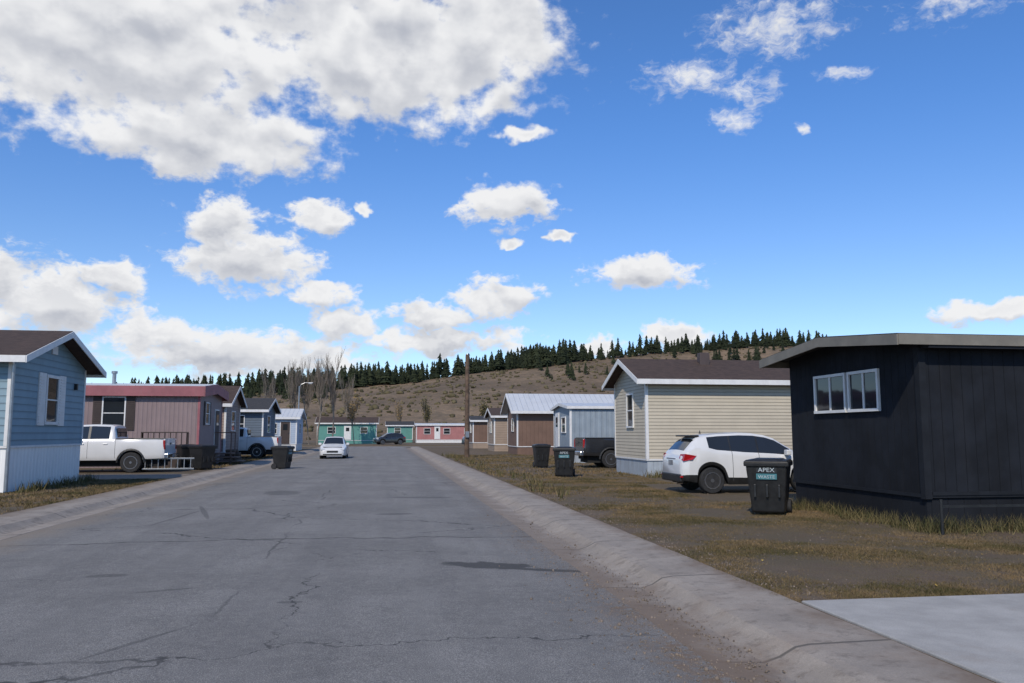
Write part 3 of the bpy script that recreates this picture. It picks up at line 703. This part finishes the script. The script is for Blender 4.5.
trash_bin((-7.9,38.1,.0),rad(140),False,1.1); trash_bin((-4.75,40.4,-.09),rad(160)); trash_bin((-8.3,57.5,0),rad(160),False); trash_bin((-8.75,39.0,.0),rad(120),False,1.05)
# ------------------------------------------------------------ pole, lamp, ladder, rail
r=root('utility_pole',(5.4,55.4,0)); lathe('pole_shaft',[(.17,-.2),(.16,2),(.13,6.7),(.12,6.85)],'z',(0,0,0),wood,r,14)
lathe('pole_cap',[(.11,0),(.09,.06)],'z',(0,0,6.86),steel,r,12); box('meter_box',(-.12,-.28,1.3),(.12,-.16,1.7),steel,r,.01)
r=root('street_lamp',(-9.6,95,0)); lathe('lamp_shaft',[(.10,0),(.06,6.8)],'z',(0,0,0),steel,r,12)
vs=[];fs=[]; pp=[Vector((0,0,6.6)),Vector((.2,0,7.0)),Vector((.6,0,7.2)),Vector((1.1,0,7.2))]
for a,b in zip(pp,pp[1:]): tube(vs,fs,a,b,.04,.035,8)
mesh('lamp_arm',vs,fs,steel,r); box('lamp_head',(.95,-.13,7.12),(1.5,.13,7.24),steel,r,.05); box('lamp_lens',(1.,-.1,7.09),(1.4,.1,7.125),clear_lens,r)
r=root('ladder',(-7.9,36.3,.06),rad(4))
for s in(0,.42): box('ladder_rail',(-1.9,-.3,.05+s),(.1,-.26,.11+s),steel,r,.005)
for i in range(8): box('rung',(-1.8+i*.25,-.295,.11),(-1.77+i*.25,-.265,.47),steel,r)
r=root('pipe_rail',(0,0,0))
lathe('rail_post',[(.025,-.1),(.025,.55)],'z',(8.75,12.15,0),black,r,10); lathe('rail_post',[(.025,-.1),(.025,.5)],'z',(11.6,12.1,0),black,r,10)
box('rail_bar',(8.75,12.13,.42),(11.6,12.17,.46),black,r)
r=root('pile_of_firewood',(-8.6,47.6,0))
for i in range(26):
    lathe('log',[(.09,0),(.09,.5)],'x',(rnd.uniform(-.2,.2),(i%7)*.19,.09+(i//7)*.17),wood,r,8)
# ------------------------------------------------------------ trees
def tree(name,loc,h,leaves=0,spread=.5,seed=1,lm=yelm):
    rr=random.Random(seed); r=root(name,loc); vs=[];fs=[];tips=[]
    def br(p,d,L,rad_,lv):
        n=3; q=p.copy()
        for i in range(n):
            dd=(d+Vector((rr.uniform(-.13,.13),rr.uniform(-.13,.13),rr.uniform(0,.1)))).normalized()
            nq=q+dd*L/n; tube(vs,fs,q,nq,rad_*(1-.25*i/n),rad_*(1-.25*(i+1)/n),6 if lv<2 else 3); q=nq; d=dd
            if lv>0 and lv<5 or i>0:
                if lv<4:
                    for _ in range(2 if lv else 3):
                        if lv==0 and i==0: continue
                        a=rr.uniform(0,6.28); s=Vector((math.cos(a),math.sin(a),0))*spread+Vector((0,0,1))
                        s=(s.normalized()+d*.5).normalized()
                        br(q,s,L*rr.uniform(.45,.62),rad_*.5,lv+1)
                else: tips.append(q)
        tips.append(q)
    br(Vector((0,0,0)),Vector((0,0,1)),h*.62,h*.0125,0)
    mesh('trunk_and_branches',vs,fs,bark,r)
    if leaves:
        V=[];F=[]
        for _ in range(leaves):
            t=rr.choice(tips)+Vector((rr.gauss(0,.25),rr.gauss(0,.25),rr.gauss(0,.25))); s=rr.uniform(.06,.13); b=len(V)
            u=Vector((rr.gauss(0,1),rr.gauss(0,1),rr.gauss(0,1))).normalized(); w=u.orthogonal().normalized()
            V+=[t-u*s,t+w*s,t+u*s,t-w*s]; F.append((b,b+1,b+2,b+3))
        mesh('leaves',V,F,lm,r)
    return r
for i,(x,y,h) in enumerate([(-11.6,112,8.6),(-10.2,115,8.8),(-8.9,113,9.6),(-7.2,116,9.8),(-5.6,134,8.6)]): tree('aspen_tree',(x,y,0),h,0,.38,seed=i+3)
tree('aspen_tree',(-4.4,122,0),5.5,500,.5,31,brnleaf); tree('aspen_tree',(7.2,150,0),6,900,.5,33,weedm); tree('aspen_tree',(15.,126,0),5,1200,.6,35,weedm); tree('aspen_tree',(21.5,121,0),6,1500,.6,36,weedm)
tree('aspen_tree',(-12.2,90,0),6.5,0,.4,41); tree('aspen_tree',(2.4,150,0),6,300,.5,42,brnleaf)
# ------------------------------------------------------------ sky, sun, world
SUN_EL,SUN_AZ=rad(42),rad(206)
W=bpy.data.worlds.new('World'); S.world=W; W.use_nodes=True; g=NG(W.node_tree); g.N.clear()
# cloud field (azimuth deg, elevation deg, half width, half height)
CL=[(-19,24.8,17,7.4),(.2,25.4,13,5.4),(6.6,26.8,7.2,4.6),(-12.6,18.9,9.5,2.9),(-25,31,11,9),(-5,31,14,6),
(-9.2,11.3,5.2,2.2),(-11,13.4,3.2,2.2),(-4.85,14.4,2.7,1.3),(-1.5,15.1,1.3,.5),(8.4,15.7,4.0,1.8),(12.1,13.6,1.3,.5),(8.5,13,1.0,.4),
(18.,11.0,4.4,1.35),(-17.2,9.8,2.4,1.3),(-20.6,7.9,5.4,2.5),(-24.5,9,4,2.7),(-14.5,6.2,4.5,1.3),(-4.6,9.4,2.6,1.2),(-2.85,7.7,2.8,1.3),(2.95,8.1,3.1,1.3),(7.5,9.3,3.3,1.6),
(-9.6,5.2,10,1.9),(3.65,6.4,7,1.2),(14.8,6.0,2.4,.8),(19.9,6.7,2.6,1.0),(21.6,23.6,4.4,1.4),(25.4,22.4,2.4,1.7),(24.3,20.8,2.0,1.1),
(26.9,26.0,5.6,2.0),(31.2,22.6,2.0,.6),(28.5,19.7,.9,.4),(38.1,25.7,4.2,1.4),(9.6,20.4,2.4,.7),(39.5,7.2,4.2,.8),
(54,14,6,2),(-42,14,9,3),(120,30,18,7),(-130,25,22,8)]
grp=bpy.data.node_groups.new('cloud_field','ShaderNodeTree')
grp.interface.new_socket('P',in_out='INPUT',socket_type='NodeSocketVector'); grp.interface.new_socket('D',in_out='OUTPUT',socket_type='NodeSocketFloat')
q=NG(grp); gi=q.n('NodeGroupInput'); go=q.n('NodeGroupOutput'); P=gi.outputs[0]
acc=None
for a,e_,ra,re in CL:
    d=q.v('MULTIPLY',q.v('SUBTRACT',P,(a,e_,0)),(1/ra,1/re,0)); dd=q.v('DOT_PRODUCT',d,d,out=1)
    acc=dd if acc is None else q.m('MINIMUM',acc,dd)
q.put(go.inputs[0],q.m('SUBTRACT',1.0,q.m('SQRT',acc)))
tc=g.n('ShaderNodeTexCoord'); dx,dy,dz=g.sep(tc.outputs['Generated'])
az=g.m('MULTIPLY',g.m('ARCTAN2',dx,dy),57.2958); el=g.m('MULTIPLY',g.m('ARCSINE',dz),57.2958)
P0=g.comb(az,el,0.)
warp=g.v('MULTIPLY',g.v('SUBTRACT',g.noise(P0,.45,3,.65,out=1),(.5,.5,.5)),(3.2,1.9,0))
PW=g.v('ADD',P0,warp)
def CF(o):
    x=g.n('ShaderNodeGroup'); x.node_tree=grp; g.put(x.inputs[0],g.v('ADD',PW,(o[0],o[1],0))); return x.outputs[0]
base0=CF((0,0)); base1=CF((.1,.8))
wisp=g.m('MULTIPLY',g.mr(az,8,20),g.mr(el,17,20))
PS=g.v('MULTIPLY',P0,(1,1.35,1))
nz=g.noise(PS,.42,8,.57)
nw=g.noise(g.v('MULTIPLY',g.v('ADD',P0,g.v('MULTIPLY',warp,(.8,.8,0))),(.9,1.7,1)),.8,7,.66)
inv=g.m('SUBTRACT',1.,wisp)
low=g.mr(el,19,15)
amp=g.m('ADD',g.m('MULTIPLY',g.m('SUBTRACT',nz,.5),g.m('ADD',1.1,g.m('MULTIPLY',inv,.9))),g.m('MULTIPLY',g.m('SUBTRACT',nw,.53),g.m('ADD',g.m('MULTIPLY',wisp,2.6),g.m('MULTIPLY',low,1.5))))
d0=g.m('ADD',g.m('MULTIPLY',base0,g.m('SUBTRACT',1.25,g.m('MULTIPLY',wisp,.3))),amp)
alpha=g.mr(d0,-.06,g.m('ADD',.50,g.m('MULTIPLY',wisp,.75)))
sa=g.noise(PS,.42,3,.5); sb=g.noise(g.v('ADD',PS,(.1,1.1,0)),.42,3,.5)
ta=g.noise(PS,.2,2,.5); tb=g.noise(g.v('ADD',PS,(.3,2.2,0)),.2,2,.5)
slope=g.m('ADD',g.m('ADD',g.m('MULTIPLY',g.m('SUBTRACT',base0,base1),1.0),g.m('MULTIPLY',g.m('SUBTRACT',sa,sb),1.5)),g.m('MULTIPLY',g.m('SUBTRACT',ta,tb),1.7))
slope=g.m('ADD',slope,g.m('MULTIPLY',g.m('SUBTRACT',nz,sa),1.2))
lit=g.mr(slope,-.6,.5)
broad=g.noise(g.v('MULTIPLY',P0,(1,1.6,1)),.11,3,.5)
thick=g.m('MULTIPLY',g.mr(d0,.35,1.2),g.mr(broad,.36,.60,.3,1.))
lit=g.m('SUBTRACT',g.m('ADD',.43,g.m('MULTIPLY',lit,.66)),g.m('MULTIPLY',thick,.40),clamp=True)
lit=g.m('MAXIMUM',lit,g.m('MULTIPLY',wisp,.8))
ccol=g.mix(lit,(.45,.48,.56),(.95,.955,.97))
sky=g.n('ShaderNodeTexSky',sky_type='NISHITA',sun_disc=False,sun_elevation=SUN_EL,sun_rotation=SUN_AZ,altitude=2700.,air_density=1.,dust_density=.6,ozone_density=1.5)
tcol=g.mix(g.mr(el,2,24),(.90,.97,1.04),(.60,.97,1.36))
tint=g.mix(1.,sky.outputs[0],tcol,'MULTIPLY')
b1=g.n('ShaderNodeBackground'); g.put(b1.inputs[0],tint); b1.inputs[1].default_value=.142
b2=g.n('ShaderNodeBackground'); g.put(b2.inputs[0],ccol); b2.inputs[1].default_value=.92
mx=g.n('ShaderNodeMixShader'); g.put(mx.inputs[0],g.m('MULTIPLY',alpha,g.mr(el,0,2))); g.L.new(b1.outputs[0],mx.inputs[1]); g.L.new(b2.outputs[0],mx.inputs[2])
g.L.new(mx.outputs[0],g.n('ShaderNodeOutputWorld').inputs[0])
W.name='sky'
ld=bpy.data.lights.new('sun','SUN'); ld.energy=3.3; ld.angle=rad(.6); ld.color=(1,.92,.81)
lo=bpy.data.objects.new('sun',ld); COL.objects.link(lo)
sd=Vector((math.sin(SUN_AZ)*math.cos(SUN_EL),math.cos(SUN_AZ)*math.cos(SUN_EL),math.sin(SUN_EL)))
lo.rotation_euler=sd.to_track_quat('Z','Y').to_euler(); lo.location=(0,-20,30)
cd=bpy.data.cameras.new('camera'); cd.lens=29.04; cd.sensor_width=36; cd.clip_end=8000; cd.clip_start=.1
cam=bpy.data.objects.new('camera',cd); COL.objects.link(cam); cam.location=(0,0,1.6); cam.rotation_euler=(rad(96.32),0,rad(-8.67)); S.camera=cam
S.view_settings.view_transform='Standard'; S.view_settings.look='None'; S.view_settings.exposure=0
